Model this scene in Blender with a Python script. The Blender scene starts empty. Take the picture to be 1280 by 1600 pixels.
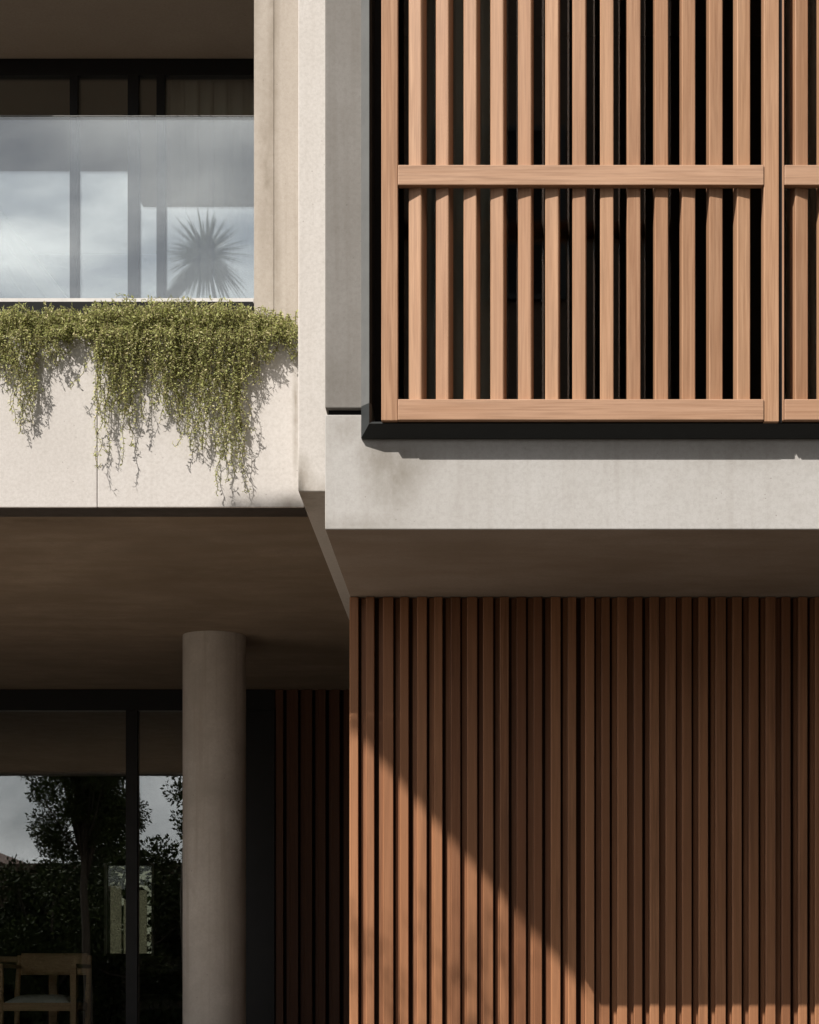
import bpy, bmesh, math, random
import numpy as np
from mathutils import Vector, Matrix

random.seed(7)
rng = np.random.default_rng(11)
sc = bpy.context.scene
COL = sc.collection

# ------------------------------------------------------------------ camera
# A rising-front (shift) view: the lens looks level, straight at the facade.
F, VX, VY, EYE = 3100.0, 775.0, 1550.0, 1.6     # focal length and vanishing point in photo pixels; eye height in metres
cam = bpy.data.cameras.new("camera")
cam_ob = bpy.data.objects.new("camera", cam); COL.objects.link(cam_ob)
cam_ob.location = (0, 0, EYE); cam_ob.rotation_euler = (math.pi / 2, 0, 0)
cam.sensor_fit = 'HORIZONTAL'; cam.sensor_width = 36.0; cam.lens = 36.0 * F / 1280.0
cam.shift_x = (640 - VX) / 1280.0; cam.shift_y = (VY - 800) / 1280.0
cam.clip_start = 0.05; cam.clip_end = 2000
sc.camera = cam_ob

# ------------------------------------------------------------------ sun, sky, exposure
SUN = Vector((-0.873, -1.0, 1.421)).normalized()      # towards the sun
sun = bpy.data.lights.new("sun", 'SUN'); sun.energy = 4.9; sun.angle = math.radians(0.3); sun.color = (1.0, 0.945, 0.885)
sun_ob = bpy.data.objects.new("sun", sun); COL.objects.link(sun_ob)
sun_ob.rotation_euler = SUN.to_track_quat('Z', 'Y').to_euler(); sun_ob.location = SUN * 40

world = bpy.data.worlds.new("World"); sc.world = world; world.use_nodes = True
nt = world.node_tree; nt.nodes.clear()
wo = nt.nodes.new('ShaderNodeOutputWorld'); bg = nt.nodes.new('ShaderNodeBackground')
sky = nt.nodes.new('ShaderNodeTexSky'); sky.sky_type = 'NISHITA'; sky.sun_disc = False
sky.sun_elevation = math.asin(SUN.z); sky.sun_rotation = math.atan2(SUN.x, SUN.y)
sky.air_density = 1.0; sky.dust_density = 2.0
tc = nt.nodes.new('ShaderNodeTexCoord'); mp = nt.nodes.new('ShaderNodeMapping'); mp.inputs['Scale'].default_value = (1.0, 1.0, 2.2)
mp.inputs['Location'].default_value = (0.35, 0.1, 0.3)
cn = nt.nodes.new('ShaderNodeTexNoise'); cn.inputs['Scale'].default_value = 3.2; cn.inputs['Detail'].default_value = 7; cn.inputs['Roughness'].default_value = 0.52
cn.inputs['Distortion'].default_value = 0.5
cr = nt.nodes.new('ShaderNodeValToRGB'); cr.color_ramp.elements[0].position = 0.30; cr.color_ramp.elements[1].position = 0.56
cc = nt.nodes.new('ShaderNodeValToRGB')       # cloud brightness: grey bellies, white tops
cc.color_ramp.elements[0].position = 0.41; cc.color_ramp.elements[0].color = (6.5, 6.9, 7.6, 1)
cc.color_ramp.elements[1].position = 0.58; cc.color_ramp.elements[1].color = (21.0, 20.8, 20.4, 1)
mx = nt.nodes.new('ShaderNodeMix'); mx.data_type = 'RGBA'
L = nt.links.new
L(tc.outputs['Generated'], mp.inputs['Vector']); L(mp.outputs[0], cn.inputs['Vector'])
L(cn.outputs['Fac'], cr.inputs[0]); L(cn.outputs['Fac'], cc.inputs[0])
L(cr.outputs[0], mx.inputs['Factor']); L(sky.outputs[0], mx.inputs['A']); L(cc.outputs[0], mx.inputs['B'])
L(mx.outputs['Result'], bg.inputs['Color']); bg.inputs['Strength'].default_value = 0.058
L(bg.outputs[0], wo.inputs[0])

sc.view_settings.view_transform = 'Standard'; sc.view_settings.look = 'None'
sc.view_settings.exposure = 0.48; sc.view_settings.gamma = 1.0; sc.view_settings.use_curve_mapping = False
sc.render.engine = 'CYCLES'
sc.cycles.use_denoising = True
sc.cycles.max_bounces = 10; sc.cycles.transparent_max_bounces = 16; sc.cycles.diffuse_bounces = 5
sc.cycles.glossy_bounces = 5
sc.cycles.sample_clamp_indirect = 6.0

# ------------------------------------------------------------------ helpers
def X(px, y): return (px - VX) * y / F                 # world x of a photo column at depth y
def Z(py, y): return EYE + (VY - py) * y / F           # world z of a photo row at depth y

def origin(o):
    v = Vector((0, 0, 0))
    while o is not None:
        v += o.location; o = o.parent
    return v

class MB:
    def __init__(s): s.v = []; s.f = []
    def box(s, x0, x1, y0, y1, z0, z1):
        n = len(s.v)
        s.v += [(x0,y0,z0),(x1,y0,z0),(x1,y1,z0),(x0,y1,z0),(x0,y0,z1),(x1,y0,z1),(x1,y1,z1),(x0,y1,z1)]
        s.f += [tuple(n+i for i in q) for q in ((0,3,2,1),(4,5,6,7),(0,1,5,4),(1,2,6,5),(2,3,7,6),(3,0,4,7))]
        return s
    def prism(s, pts, h0, h1, axis='z'):               # closed outline swept along an axis
        n = len(s.v); k = len(pts)
        def P(a, b, h): return (a, b, h) if axis == 'z' else ((h, a, b) if axis == 'x' else (a, h, b))
        s.v += [P(a, b, h0) for a, b in pts] + [P(a, b, h1) for a, b in pts]
        s.f += [tuple(n+i for i in range(k))[::-1], tuple(n+k+i for i in range(k))]
        s.f += [(n+i, n+(i+1) % k, n+k+(i+1) % k, n+k+i) for i in range(k)]
        return s
    def ring(s, x0, x1, y0, y1, z0, z1, l, r, b, t):     # a rectangular frame in one piece
        n = len(s.v)
        for y in (y0, y1):
            s.v += [(x0,y,z0),(x1,y,z0),(x1,y,z1),(x0,y,z1),(x0+l,y,z0+b),(x1-r,y,z0+b),(x1-r,y,z1-t),(x0+l,y,z1-t)]
        for i in range(4):
            j = (i+1) % 4
            s.f += [(n+i,n+j,n+4+j,n+4+i),(n+8+i,n+12+i,n+12+j,n+8+j),(n+i,n+8+i,n+8+j,n+j),(n+4+i,n+4+j,n+12+j,n+12+i)]
        return s
    def tube(s, pts, rad, seg=8, cap=True):
        pts = [Vector(p) for p in pts]
        if not hasattr(rad, '__len__'): rad = [rad] * len(pts)
        n0 = len(s.v); up = Vector((0.31, 0.17, 0.93))
        for i, p in enumerate(pts):
            d = (pts[min(i+1, len(pts)-1)] - pts[max(i-1, 0)])
            d = d.normalized() if d.length > 1e-9 else Vector((0, 0, 1))
            a = d.cross(up)
            if a.length < 1e-3: a = d.cross(Vector((1, 0, 0)))
            a.normalize(); b = d.cross(a)
            for j in range(seg):
                t = 2 * math.pi * j / seg
                s.v.append(tuple(p + (a * math.cos(t) + b * math.sin(t)) * rad[i]))
        for i in range(len(pts) - 1):
            for j in range(seg):
                A = n0 + i*seg; k = (j+1) % seg
                s.f.append((A+j, A+k, A+seg+k, A+seg+j))
        if cap:
            s.f.append(tuple(n0 + j for j in range(seg))[::-1]); e = n0 + (len(pts)-1)*seg
            s.f.append(tuple(e + j for j in range(seg)))
        return s
    def grid(s, fn, nu, nv):
        n = len(s.v)
        for j in range(nv + 1):
            for i in range(nu + 1): s.v.append(tuple(fn(i / nu, j / nv)))
        for j in range(nv):
            for i in range(nu):
                a = n + j*(nu+1) + i; s.f.append((a, a+1, a+nu+2, a+nu+1))
        return s
    def build(s, name, mat, parent=None, bevel=0.0, smooth=False, solidify=0.0, loc=None):
        me = bpy.data.meshes.new(name)
        o = origin(parent) if parent else (Vector(loc) if loc else Vector((0, 0, 0)))
        V = np.array(s.v, dtype=np.float64) - np.array(o)
        me.from_pydata(V.tolist(), [], s.f); me.update()
        bm = bmesh.new(); bm.from_mesh(me); bmesh.ops.recalc_face_normals(bm, faces=bm.faces); bm.to_mesh(me); bm.free()
        ob = bpy.data.objects.new(name, me); COL.objects.link(ob)
        if parent: ob.parent = parent
        elif loc: ob.location = loc
        me.materials.append(mat)
        if smooth: me.polygons.foreach_set('use_smooth', [True] * len(me.polygons))
        if solidify:
            m = ob.modifiers.new("thickness", 'SOLIDIFY'); m.thickness = solidify
        if bevel:
            m = ob.modifiers.new("edges", 'BEVEL'); m.width = bevel; m.segments = 2; m.limit_method = 'ANGLE'; m.angle_limit = math.radians(40)
        return ob

def fast_mesh(name, verts, faces, mat, parent=None, smooth=False):
    o = np.array(origin(parent)) if parent else np.zeros(3)
    me = bpy.data.meshes.new(name)
    verts = np.asarray(verts, dtype=np.float32) - o.astype(np.float32)
    faces = np.asarray(faces, dtype=np.int32); nf, k = faces.shape
    me.vertices.add(len(verts)); me.vertices.foreach_set('co', verts.ravel())
    me.loops.add(nf * k); me.loops.foreach_set('vertex_index', faces.ravel())
    me.polygons.add(nf); me.polygons.foreach_set('loop_start', np.arange(0, nf * k, k, dtype=np.int32))
    me.update(calc_edges=True); me.validate()
    ob = bpy.data.objects.new(name, me); COL.objects.link(ob)
    if parent: ob.parent = parent
    me.materials.append(mat)
    if smooth: me.polygons.foreach_set('use_smooth', [True] * nf)
    return ob

def tag(o, label=None, cat=None, group=None, kind=None):
    if label: o['label'] = label
    if cat: o['category'] = cat
    if group: o['group'] = group
    if kind: o['kind'] = kind
    return o

def empty(name, loc):
    o = bpy.data.objects.new(name, None); COL.objects.link(o); o.location = loc; o.empty_display_size = 0.2
    return o

# ------------------------------------------------------------------ materials
class NT:
    def __init__(s, name):
        s.m = bpy.data.materials.new(name); s.m.use_nodes = True; s.t = s.m.node_tree; s.t.nodes.clear()
        s.out = s.n('ShaderNodeOutputMaterial'); s.tc = s.n('ShaderNodeTexCoord')
    def n(s, k, **kw):
        x = s.t.nodes.new(k)
        for a, b in kw.items(): setattr(x, a, b)
        return x
    def l(s, a, b): s.t.links.new(a, b)
    def math(s, op, a, b=None, clamp=False):
        x = s.n('ShaderNodeMath', operation=op, use_clamp=clamp)
        for i, q in enumerate((a, b)):
            if q is None: continue
            if isinstance(q, (int, float)): x.inputs[i].default_value = q
            else: s.l(q, x.inputs[i])
        return x.outputs[0]
    def mapped(s, scale, loc=(0, 0, 0), src=None):
        m = s.n('ShaderNodeMapping'); m.inputs['Scale'].default_value = scale; m.inputs['Location'].default_value = loc
        s.l(src or s.tc.outputs['Object'], m.inputs['Vector']); return m.outputs[0]
    def noise(s, vec, scale, detail=4, rough=0.55, dist=0.0):
        x = s.n('ShaderNodeTexNoise'); x.inputs['Scale'].default_value = scale; x.inputs['Detail'].default_value = detail
        x.inputs['Roughness'].default_value = rough; x.inputs['Distortion'].default_value = dist
        s.l(vec, x.inputs['Vector']); return x.outputs['Fac']
    def ramp(s, fac, p0, p1, c0=(0, 0, 0, 1), c1=(1, 1, 1, 1)):
        x = s.n('ShaderNodeValToRGB'); e = x.color_ramp.elements
        e[0].position = p0; e[1].position = p1; e[0].color = c0; e[1].color = c1
        s.l(fac, x.inputs[0]); return x.outputs[0]
    def mix(s, fac, a, b, mode='MIX'):
        x = s.n('ShaderNodeMix', data_type='RGBA', blend_type=mode)
        for i, q in (('Factor', fac), ('A', a), ('B', b)):
            if isinstance(q, (int, float)): x.inputs[i].default_value = q
            elif isinstance(q, tuple): x.inputs[i].default_value = q
            else: s.l(q, x.inputs[i])
        return x.outputs['Result']
    def bsdf(s, color, rough=0.6, spec=0.5, bump=None, bstr=0.3, bdist=0.003, metal=0.0):
        b = s.n('ShaderNodeBsdfPrincipled')
        if isinstance(color, tuple): b.inputs['Base Color'].default_value = color
        else: s.l(color, b.inputs['Base Color'])
        if isinstance(rough, (int, float)): b.inputs['Roughness'].default_value = rough
        else: s.l(rough, b.inputs['Roughness'])
        b.inputs['Specular IOR Level'].default_value = spec; b.inputs['Metallic'].default_value = metal
        if bump is not None:
            u = s.n('ShaderNodeBump'); u.inputs['Strength'].default_value = bstr; u.inputs['Distance'].default_value = bdist
            s.l(bump, u.inputs['Height']); s.l(u.outputs[0], b.inputs['Normal'])
        s.l(b.outputs[0], s.out.inputs[0]); return b

def C(r, g, b): return (r, g, b, 1.0)

def concrete(name, col, dark=0.72, streak=0.35, mottle=0.5, stains=(), grain_axis=None, pits=0.5, rough=0.85):
    """Cast concrete: cloudy tone, fine grain, rain streaks, pinholes; stains are (centre, radii, strength) in world metres."""
    m = NT(name)
    geo = m.n('ShaderNodeNewGeometry').outputs['Position']
    big = m.noise(m.mapped((1, 1, 1), src=geo), 1.7, 5, 0.6, 0.4)
    med = m.noise(m.mapped((1, 1, 1), src=geo), 9, 5, 0.62)
    grit = m.noise(m.mapped((1, 1, 1), src=geo), 75, 4, 0.75)
    fine = m.noise(m.mapped((1, 1, 1), src=geo), 190, 3, 0.7)
    st = m.noise(m.mapped((26, 26, 0.9), src=geo), 1.0, 4, 0.55)
    c0 = C(col[0]*dark, col[1]*dark*0.98, col[2]*dark*0.95)
    c = m.mix(m.math('MULTIPLY', m.ramp(big, 0.35, 0.68), mottle), C(*col), c0)
    c = m.mix(m.math('MULTIPLY', m.ramp(med, 0.46, 0.72), mottle * 0.5), c, c0)
    c = m.mix(m.math('MULTIPLY', m.ramp(st, 0.52, 0.75), streak), c, C(col[0]*0.62, col[1]*0.58, col[2]*0.53))
    c = m.mix(m.math('MULTIPLY', m.ramp(fine, 0.35, 0.7), 0.22), c, C(col[0]*0.72, col[1]*0.7, col[2]*0.68))
    c = m.mix(m.math('MULTIPLY', m.ramp(grit, 0.42, 0.72), 0.42), c, C(col[0]*0.62, col[1]*0.6, col[2]*0.57))
    if grain_axis:
        g = m.noise(m.mapped(grain_axis, src=geo), 1.0, 5, 0.6)
        c = m.mix(m.math('MULTIPLY', m.ramp(g, 0.42, 0.66), 0.55), c, C(col[0]*0.62, col[1]*0.57, col[2]*0.5))
    for (cx, cy, cz), (rx, ry, rz), amt in stains:
        mp_ = m.n('ShaderNodeMapping'); mp_.vector_type = 'POINT'
        mp_.inputs['Scale'].default_value = (1/rx, 1/ry, 1/rz)
        mp_.inputs['Location'].default_value = (-cx/rx, -cy/ry, -cz/rz)
        m.l(geo, mp_.inputs['Vector'])
        gr = m.n('ShaderNodeTexGradient', gradient_type='SPHERICAL'); m.l(mp_.outputs[0], gr.inputs[0])
        k = m.noise(m.mapped((1, 1, 0.6), src=geo), 14, 6, 0.68)
        a = m.math('MULTIPLY', m.math('MULTIPLY', gr.outputs['Fac'], m.ramp(k, 0.2, 0.75)), amt * 2.3, clamp=True)
        c = m.mix(a, c, C(col[0]*0.5, col[1]*0.47, col[2]*0.42))
    vo = m.n('ShaderNodeTexVoronoi'); vo.inputs['Scale'].default_value = 30; m.l(m.mapped((1, 1, 1), src=geo), vo.inputs['Vector'])
    pit = m.ramp(vo.outputs['Distance'], 0.045, 0.095, C(1, 1, 1), C(0, 0, 0))
    sel = m.ramp(m.noise(m.mapped((1, 1, 1), src=geo), 5.0, 2), 0.52, 0.6)
    pit = m.math('MULTIPLY', m.math('MULTIPLY', pit, sel), pits)
    c = m.mix(pit, c, C(col[0]*0.3, col[1]*0.28, col[2]*0.25))
    h = m.math('ADD', m.math('MULTIPLY', fine, 0.35), m.math('MULTIPLY', med, 0.9))
    h = m.math('SUBTRACT', h, m.math('MULTIPLY', pit, 0.8))
    m.bsdf(c, rough, 0.3, h, 0.35, 0.004)
    return m.m

def wood(name, light, dark, axis, island=False, rough=0.55, contrast=0.85, tone=0.3, weather=0.0):
    m = NT(name)
    if island:
        rnd = m.n('ShaderNodeNewGeometry').outputs['Random Per Island']
    else:
        rnd = m.n('ShaderNodeObjectInfo').outputs['Random']
    off = m.n('ShaderNodeCombineXYZ')
    for i, k in enumerate((37.0, 53.0, 71.0)): m.l(m.math('MULTIPLY', rnd, k), off.inputs[i])
    va = m.n('ShaderNodeVectorMath', operation='ADD'); m.l(m.tc.outputs['Object'], va.inputs[0]); m.l(off.outputs[0], va.inputs[1])
    v = va.outputs[0]
    along, across = 1.6, 48.0
    sca = tuple(along if a == axis else across for a in 'xyz')
    g1 = m.noise(m.mapped(sca, src=v), 1.0, 6, 0.6, 1.2)
    sca2 = tuple(4.0 if a == axis else 150.0 for a in 'xyz')
    g2 = m.noise(m.mapped(sca2, src=v), 1.0, 3, 0.6)
    blot = m.noise(m.mapped(tuple(1.3 if a == axis else 9 for a in 'xyz'), src=v), 1.0, 4, 0.55)
    c = m.mix(m.math('MULTIPLY', m.ramp(g1, 0.32, 0.7), contrast), C(*light), C(*dark))
    c = m.mix(m.math('MULTIPLY', m.ramp(g2, 0.44, 0.66), 0.6 * contrast), c, C(*[x*0.64 for x in dark]))
    c = m.mix(m.math('MULTIPLY', m.ramp(blot, 0.48, 0.75), 0.35), c, C(light[0]*0.8, light[1]*0.66, light[2]*0.52))
    # board to board tone
    r2 = m.math('FRACT', m.math('MULTIPLY', rnd, 7.31))
    c = m.mix(m.math('MULTIPLY', r2, tone), c, C(dark[0]*0.8, dark[1]*0.68, dark[2]*0.58))
    r3 = m.math('FRACT', m.math('MULTIPLY', rnd, 13.7))
    c = m.mix(m.math('MULTIPLY', r3, tone * 0.5), c, C(light[0]*1.08, light[1]*1.05, light[2]*1.0))
    if weather:
        w = m.noise(m.mapped(tuple(0.9 if a == axis else 13 for a in 'xyz'), src=v), 1.0, 5, 0.6)
        c = m.mix(m.math('MULTIPLY', m.ramp(w, 0.55, 0.72), weather), c, C(dark[0]*0.4, dark[1]*0.36, dark[2]*0.33))
    m.bsdf(c, rough, 0.35, g2, 0.25, 0.0015)
    return m.m

def plain(name, col, rough=0.5, spec=0.5, metal=0.0, var=0.15, scale=12):
    m = NT(name)
    k = m.noise(m.mapped((1, 1, 1)), scale, 4, 0.6)
    c = m.mix(m.math('MULTIPLY', m.ramp(k, 0.35, 0.7), 1.0), C(*col), C(*[x*(1-var) for x in col]))
    m.bsdf(c, m.ramp(k, 0.2, 0.8, C(rough*0.85,)*1 if False else (rough*0.85,)*3+(1,), (min(1, rough*1.15),)*3+(1,)), spec, k, 0.08, 0.001, metal)
    return m.m

def glass(name, refl, tint, wav=0.0, rough=0.0):
    m = NT(name)
    tr = m.n('ShaderNodeBsdfTransparent'); tr.inputs[0].default_value = C(*tint)
    gl = m.n('ShaderNodeBsdfGlossy'); gl.inputs['Roughness'].default_value = rough; gl.inputs['Color'].default_value = C(0.95, 0.98, 1.0)
    if wav:
        k = m.noise(m.mapped((1, 1, 1)), 1.1, 2, 0.4); u = m.n('ShaderNodeBump'); u.inputs['Strength'].default_value = wav; u.inputs['Distance'].default_value = 0.004
        m.l(k, u.inputs['Height']); m.l(u.outputs[0], gl.inputs['Normal'])
    fr = m.n('ShaderNodeFresnel'); fr.inputs[0].default_value = 1.5
    fac = m.math('ADD', m.math('MULTIPLY', fr.outputs[0], 0.9), refl, clamp=True)
    ms = m.n('ShaderNodeMixShader'); m.l(fac, ms.inputs[0]); m.l(tr.outputs[0], ms.inputs[1]); m.l(gl.outputs[0], ms.inputs[2])
    m.l(ms.outputs[0], m.out.inputs[0]); return m.m

def leafy(name, c1, c2, c3, trans=0.35, spec=0.35):
    m = NT(name)
    rnd = m.n('ShaderNodeNewGeometry').outputs['Random Per Island']
    c = m.mix(rnd, C(*c1), C(*c2))
    r2 = m.math('FRACT', m.math('MULTIPLY', rnd, 9.7))
    c = m.mix(m.ramp(r2, 0.7, 0.95), c, C(*c3))
    b = m.bsdf(c, 0.6, spec)
    tl = m.n('ShaderNodeBsdfTranslucent'); m.l(c, tl.inputs[0])
    ms = m.n('ShaderNodeMixShader'); ms.inputs[0].default_value = trans
    m.l(b.outputs[0], ms.inputs[1]); m.l(tl.outputs[0], ms.inputs[2]); m.l(ms.outputs[0], m.out.inputs[0])
    return m.m

def cloth(name, col, trans=0.4):
    m = NT(name)
    k = m.noise(m.mapped((220, 220, 220)), 1.0, 2)
    c = m.mix(m.math('MULTIPLY', k, 0.3), C(*col), C(*[x*0.75 for x in col]))
    b = m.bsdf(c, 0.9, 0.1)
    tl = m.n('ShaderNodeBsdfTranslucent'); m.l(c, tl.inputs[0])
    ms = m.n('ShaderNodeMixShader'); ms.inputs[0].default_value = trans
    m.l(b.outputs[0], ms.inputs[1]); m.l(tl.outputs[0], ms.inputs[2]); m.l(ms.outputs[0], m.out.inputs[0])
    return m.m

# ------------------------------------------------------------------ depths and levels read off the building
YBOX, YFIN, YPLANT, YCLAD, YPIER = 7.30, 7.756, 8.01, 8.54, 8.22
YUP, YLOW, YBACK = 10.2, 12.82, 18.5
XBOX = X(508, YBOX); XFIN = X(466, YFIN); XL, XR = -7.0, 3.4
ZFIN = Z(768, YFIN); ZBOX = Z(827, YBOX); ZFLOOR = 1.1
ZCEIL = ZFIN + 0.02; YLOW = (ZCEIL - EYE) * F / (VY - 1077.0); ZTOP = 6.9; ZUPC = Z(91, YUP)
ZPLANT = Z(524, YPLANT)

MAT = {}
MAT['fin'] = concrete("fin_concrete", (0.565, 0.533, 0.498), 0.86, 0.18, 0.35,
    stains=[((XFIN+0.0, YFIN, ZFIN+0.02), (0.075, 0.4, 0.17), 0.75), ((XFIN+0.06, YFIN, ZFIN-0.01), (0.12, 0.4, 0.09), 0.4)])
XST = X(428, YPIER)
MAT['pier'] = concrete("pier_concrete", (0.42, 0.375, 0.325), 0.78, 0.5, 0.5,
    stains=[((XST, YPIER, 5.6), (0.03, 0.3, 1.0), 0.5), ((XST-0.03, YPIER, 5.0), (0.05, 0.3, 0.7), 0.45), ((XST-0.09, YPIER, 5.9), (0.05, 0.3, 0.8), 0.4),
            ((XST+0.01, YPIER, 4.6), (0.03, 0.3, 0.5), 0.4)])
MAT['planter'] = concrete("planter_concrete", (0.555, 0.525, 0.495), 0.84, 0.12, 0.4,
    stains=[((X(462, YPLANT), YPLANT, Z(640, YPLANT)), (0.018, 0.3, 0.38), 0.6), ((X(455, YPLANT), YPLANT, Z(790, YPLANT)), (0.09, 0.3, 0.05), 0.5),
            ((X(70, YPLANT), YPLANT, Z(700, YPLANT)), (0.3, 0.3, 0.3), 0.12), ((X(300, YPLANT), YPLANT, Z(620, YPLANT)), (0.4, 0.3, 0.3), 0.15)])
MAT['box'] = concrete("band_concrete", (0.45, 0.437, 0.418), 0.84, 0.25, 0.6,
    stains=[((X(615, YBOX), YBOX, Z(745, YBOX)), (0.13, 0.3, 0.17), 0.65), ((X(585, YBOX), YBOX, Z(715, YBOX)), (0.09, 0.3, 0.1), 0.6),
            ((X(650, YBOX), YBOX, Z(720, YBOX)), (0.12, 0.3, 0.1), 0.4), ((X(540, YBOX), YBOX, Z(668, YBOX)), (0.09, 0.3, 0.09), 0.4),
            ((X(560, YBOX), YBOX, Z(820, YBOX)), (0.25, 0.3, 0.05), 0.3), ((X(1150, YBOX), YBOX, Z(700, YBOX)), (0.35, 0.3, 0.1), 0.2)])
MAT['panel'] = concrete("panel_concrete", (0.215, 0.203, 0.187), 0.8, 0.35, 0.7,
    stains=[((X(530, YBOX), YBOX, Z(600, YBOX)), (0.12, 0.3, 0.12), 0.25)])
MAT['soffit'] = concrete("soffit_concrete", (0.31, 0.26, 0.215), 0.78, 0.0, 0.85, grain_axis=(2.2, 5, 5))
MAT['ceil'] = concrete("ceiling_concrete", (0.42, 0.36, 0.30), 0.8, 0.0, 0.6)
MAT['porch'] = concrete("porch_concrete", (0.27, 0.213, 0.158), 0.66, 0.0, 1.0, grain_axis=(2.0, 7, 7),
    stains=[((X(60, 8.3), 8.32, ZCEIL), (0.45, 0.12, 0.3), 0.7), ((X(300, 8.9), 9.4, ZCEIL), (0.8, 0.35, 0.3), 0.3)])
MAT['column'] = concrete("column_concrete", (0.60, 0.56, 0.515), 0.66, 0.7, 1.0, pits=0.9)
MAT['stone'] = concrete("terrace_stone", (0.55, 0.48, 0.41), 0.85, 0.0, 0.6)
MAT['roof'] = concrete("roof_concrete", (0.30, 0.265, 0.22), 0.8, 0.1, 0.6)
MAT['screen_v'] = wood("screen_timber_upright", (0.455, 0.275, 0.165), (0.305, 0.165, 0.09), 'z', weather=0.22, contrast=1.0, tone=0.42)
MAT['screen_h'] = wood("screen_timber_rail", (0.47, 0.295, 0.193), (0.32, 0.183, 0.108), 'x', contrast=0.95)
MAT['clad'] = wood("cladding_timber", (0.385, 0.186, 0.092), (0.175, 0.078, 0.037), 'z', island=True, tone=0.95, weather=0.4)
MAT['clad_back'] = plain("cladding_backing", (0.06, 0.03, 0.017), 0.8, 0.2)
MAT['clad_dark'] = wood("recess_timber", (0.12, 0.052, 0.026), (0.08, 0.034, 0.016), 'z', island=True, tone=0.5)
MAT['black'] = plain("black_metal", (0.007, 0.007, 0.0075), 0.45, 0.4)
MAT['surround'] = plain("graphite_metal", (0.028, 0.031, 0.031), 0.45, 0.35, 0.0)
MAT['trim'] = plain("pale_trim", (0.125, 0.127, 0.122), 0.5, 0.35)
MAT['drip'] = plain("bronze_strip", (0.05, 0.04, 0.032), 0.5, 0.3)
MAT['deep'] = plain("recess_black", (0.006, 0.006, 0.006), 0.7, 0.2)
MAT['rail'] = plain("pale_metal", (0.60, 0.58, 0.55), 0.4, 0.5)
MAT['glass_up'] = glass("coated_window_glass", 0.21, (0.95, 0.96, 0.93), 0.15)
MAT['glass_low'] = glass("window_glass", 0.12, (0.96, 0.97, 0.95), 0.12)
MAT['glass_box'] = glass("screened_window_glass", 0.03, (0.85, 0.87, 0.85), 0.1)
MAT['glass_rail'] = glass("balustrade_glass", 0.10, (0.92, 0.94, 0.94), 0.05)
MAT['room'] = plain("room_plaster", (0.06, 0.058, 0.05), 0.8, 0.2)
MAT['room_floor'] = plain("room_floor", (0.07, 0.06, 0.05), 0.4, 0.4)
MAT['curtain'] = cloth("sheer_curtain", (0.9, 0.88, 0.82), 0.12)
MAT['reflection_cloth'] = cloth("grey_reflection_cloth", (0.55, 0.56, 0.52), 0.1)
MAT['curtain_dim'] = cloth("linen_curtain", (0.85, 0.80, 0.70), 0.15)
MAT['soil'] = plain("soil", (0.03, 0.022, 0.015), 0.95, 0.1, var=0.5, scale=60)
MAT['vine'] = leafy("trailing_leaves", (0.52, 0.53, 0.20), (0.29, 0.315, 0.105), (0.72, 0.64, 0.36), 0.42)
MAT['vine_stem'] = plain("vine_stem", (0.13, 0.11, 0.05), 0.8, 0.2)
MAT['tree'] = leafy("tree_leaves", (0.022, 0.03, 0.01), (0.034, 0.045, 0.014), (0.05, 0.06, 0.02), 0.0, 0.03)
MAT['hedge'] = leafy("hedge_leaves", (0.018, 0.026, 0.01), (0.028, 0.036, 0.013), (0.03, 0.04, 0.015), 0.0, 0.03)
MAT['palm'] = leafy("palm_leaves", (0.06, 0.075, 0.03), (0.09, 0.10, 0.045), (0.13, 0.13, 0.07), 0.15)
MAT['bark'] = plain("bark", (0.07, 0.055, 0.04), 0.9, 0.15, var=0.5, scale=30)
MAT['chair_wood'] = wood("chair_timber", (0.80, 0.57, 0.35), (0.66, 0.45, 0.26), 'x')
MAT['cushion'] = cloth("cushion_fabric", (0.72, 0.75, 0.70), 0.05)
MAT['chair_dark'] = plain("dark_chair_timber", (0.05, 0.04, 0.03), 0.5, 0.3)
MAT['render'] = plain("pale_render", (0.42, 0.40, 0.36), 0.85, 0.2)
MAT['tiles'] = plain("roof_tiles", (0.12, 0.07, 0.05), 0.8, 0.2, var=0.4, scale=8)

# ------------------------------------------------------------------ ground
def asphalt():
    m = NT("asphalt")
    a = m.noise(m.mapped((1, 1, 1)), 60, 4, 0.7); b = m.noise(m.mapped((1, 1, 1)), 0.6, 5, 0.6)
    c = m.mix(a, C(0.03, 0.026, 0.021), C(0.055, 0.047, 0.037)); c = m.mix(m.math('MULTIPLY', b, 0.5), c, C(0.045, 0.04, 0.034))
    m.bsdf(c, 0.9, 0.2, a, 0.4, 0.01); return m.m
g = MB(); g.v = [(-300, -300, 0), (300, -300, 0), (300, 300, 0), (-300, 300, 0)]; g.f = [(0, 1, 2, 3)]
tag(g.build("ground", asphalt()), "dark paved ground sheet around the house", kind='structure')
tag(MB().prism([(XL - 0.6, 7.5), (-0.72, 7.5), (-0.72, 8.5), (XR + 0.6, 8.5), (XR + 0.6, YBACK + 1.2), (XL - 0.6, YBACK + 1.2)], 0.004, ZFLOOR).build("terrace", MAT['stone'], bevel=0.01), "raised stone terrace under the house", kind='structure')

# ------------------------------------------------------------------ house
house = tag(empty("house", (-0.6, 8.0, 0.0)),
    "modern concrete and timber house with a planted balcony and overhanging upper room", "house")

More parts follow.
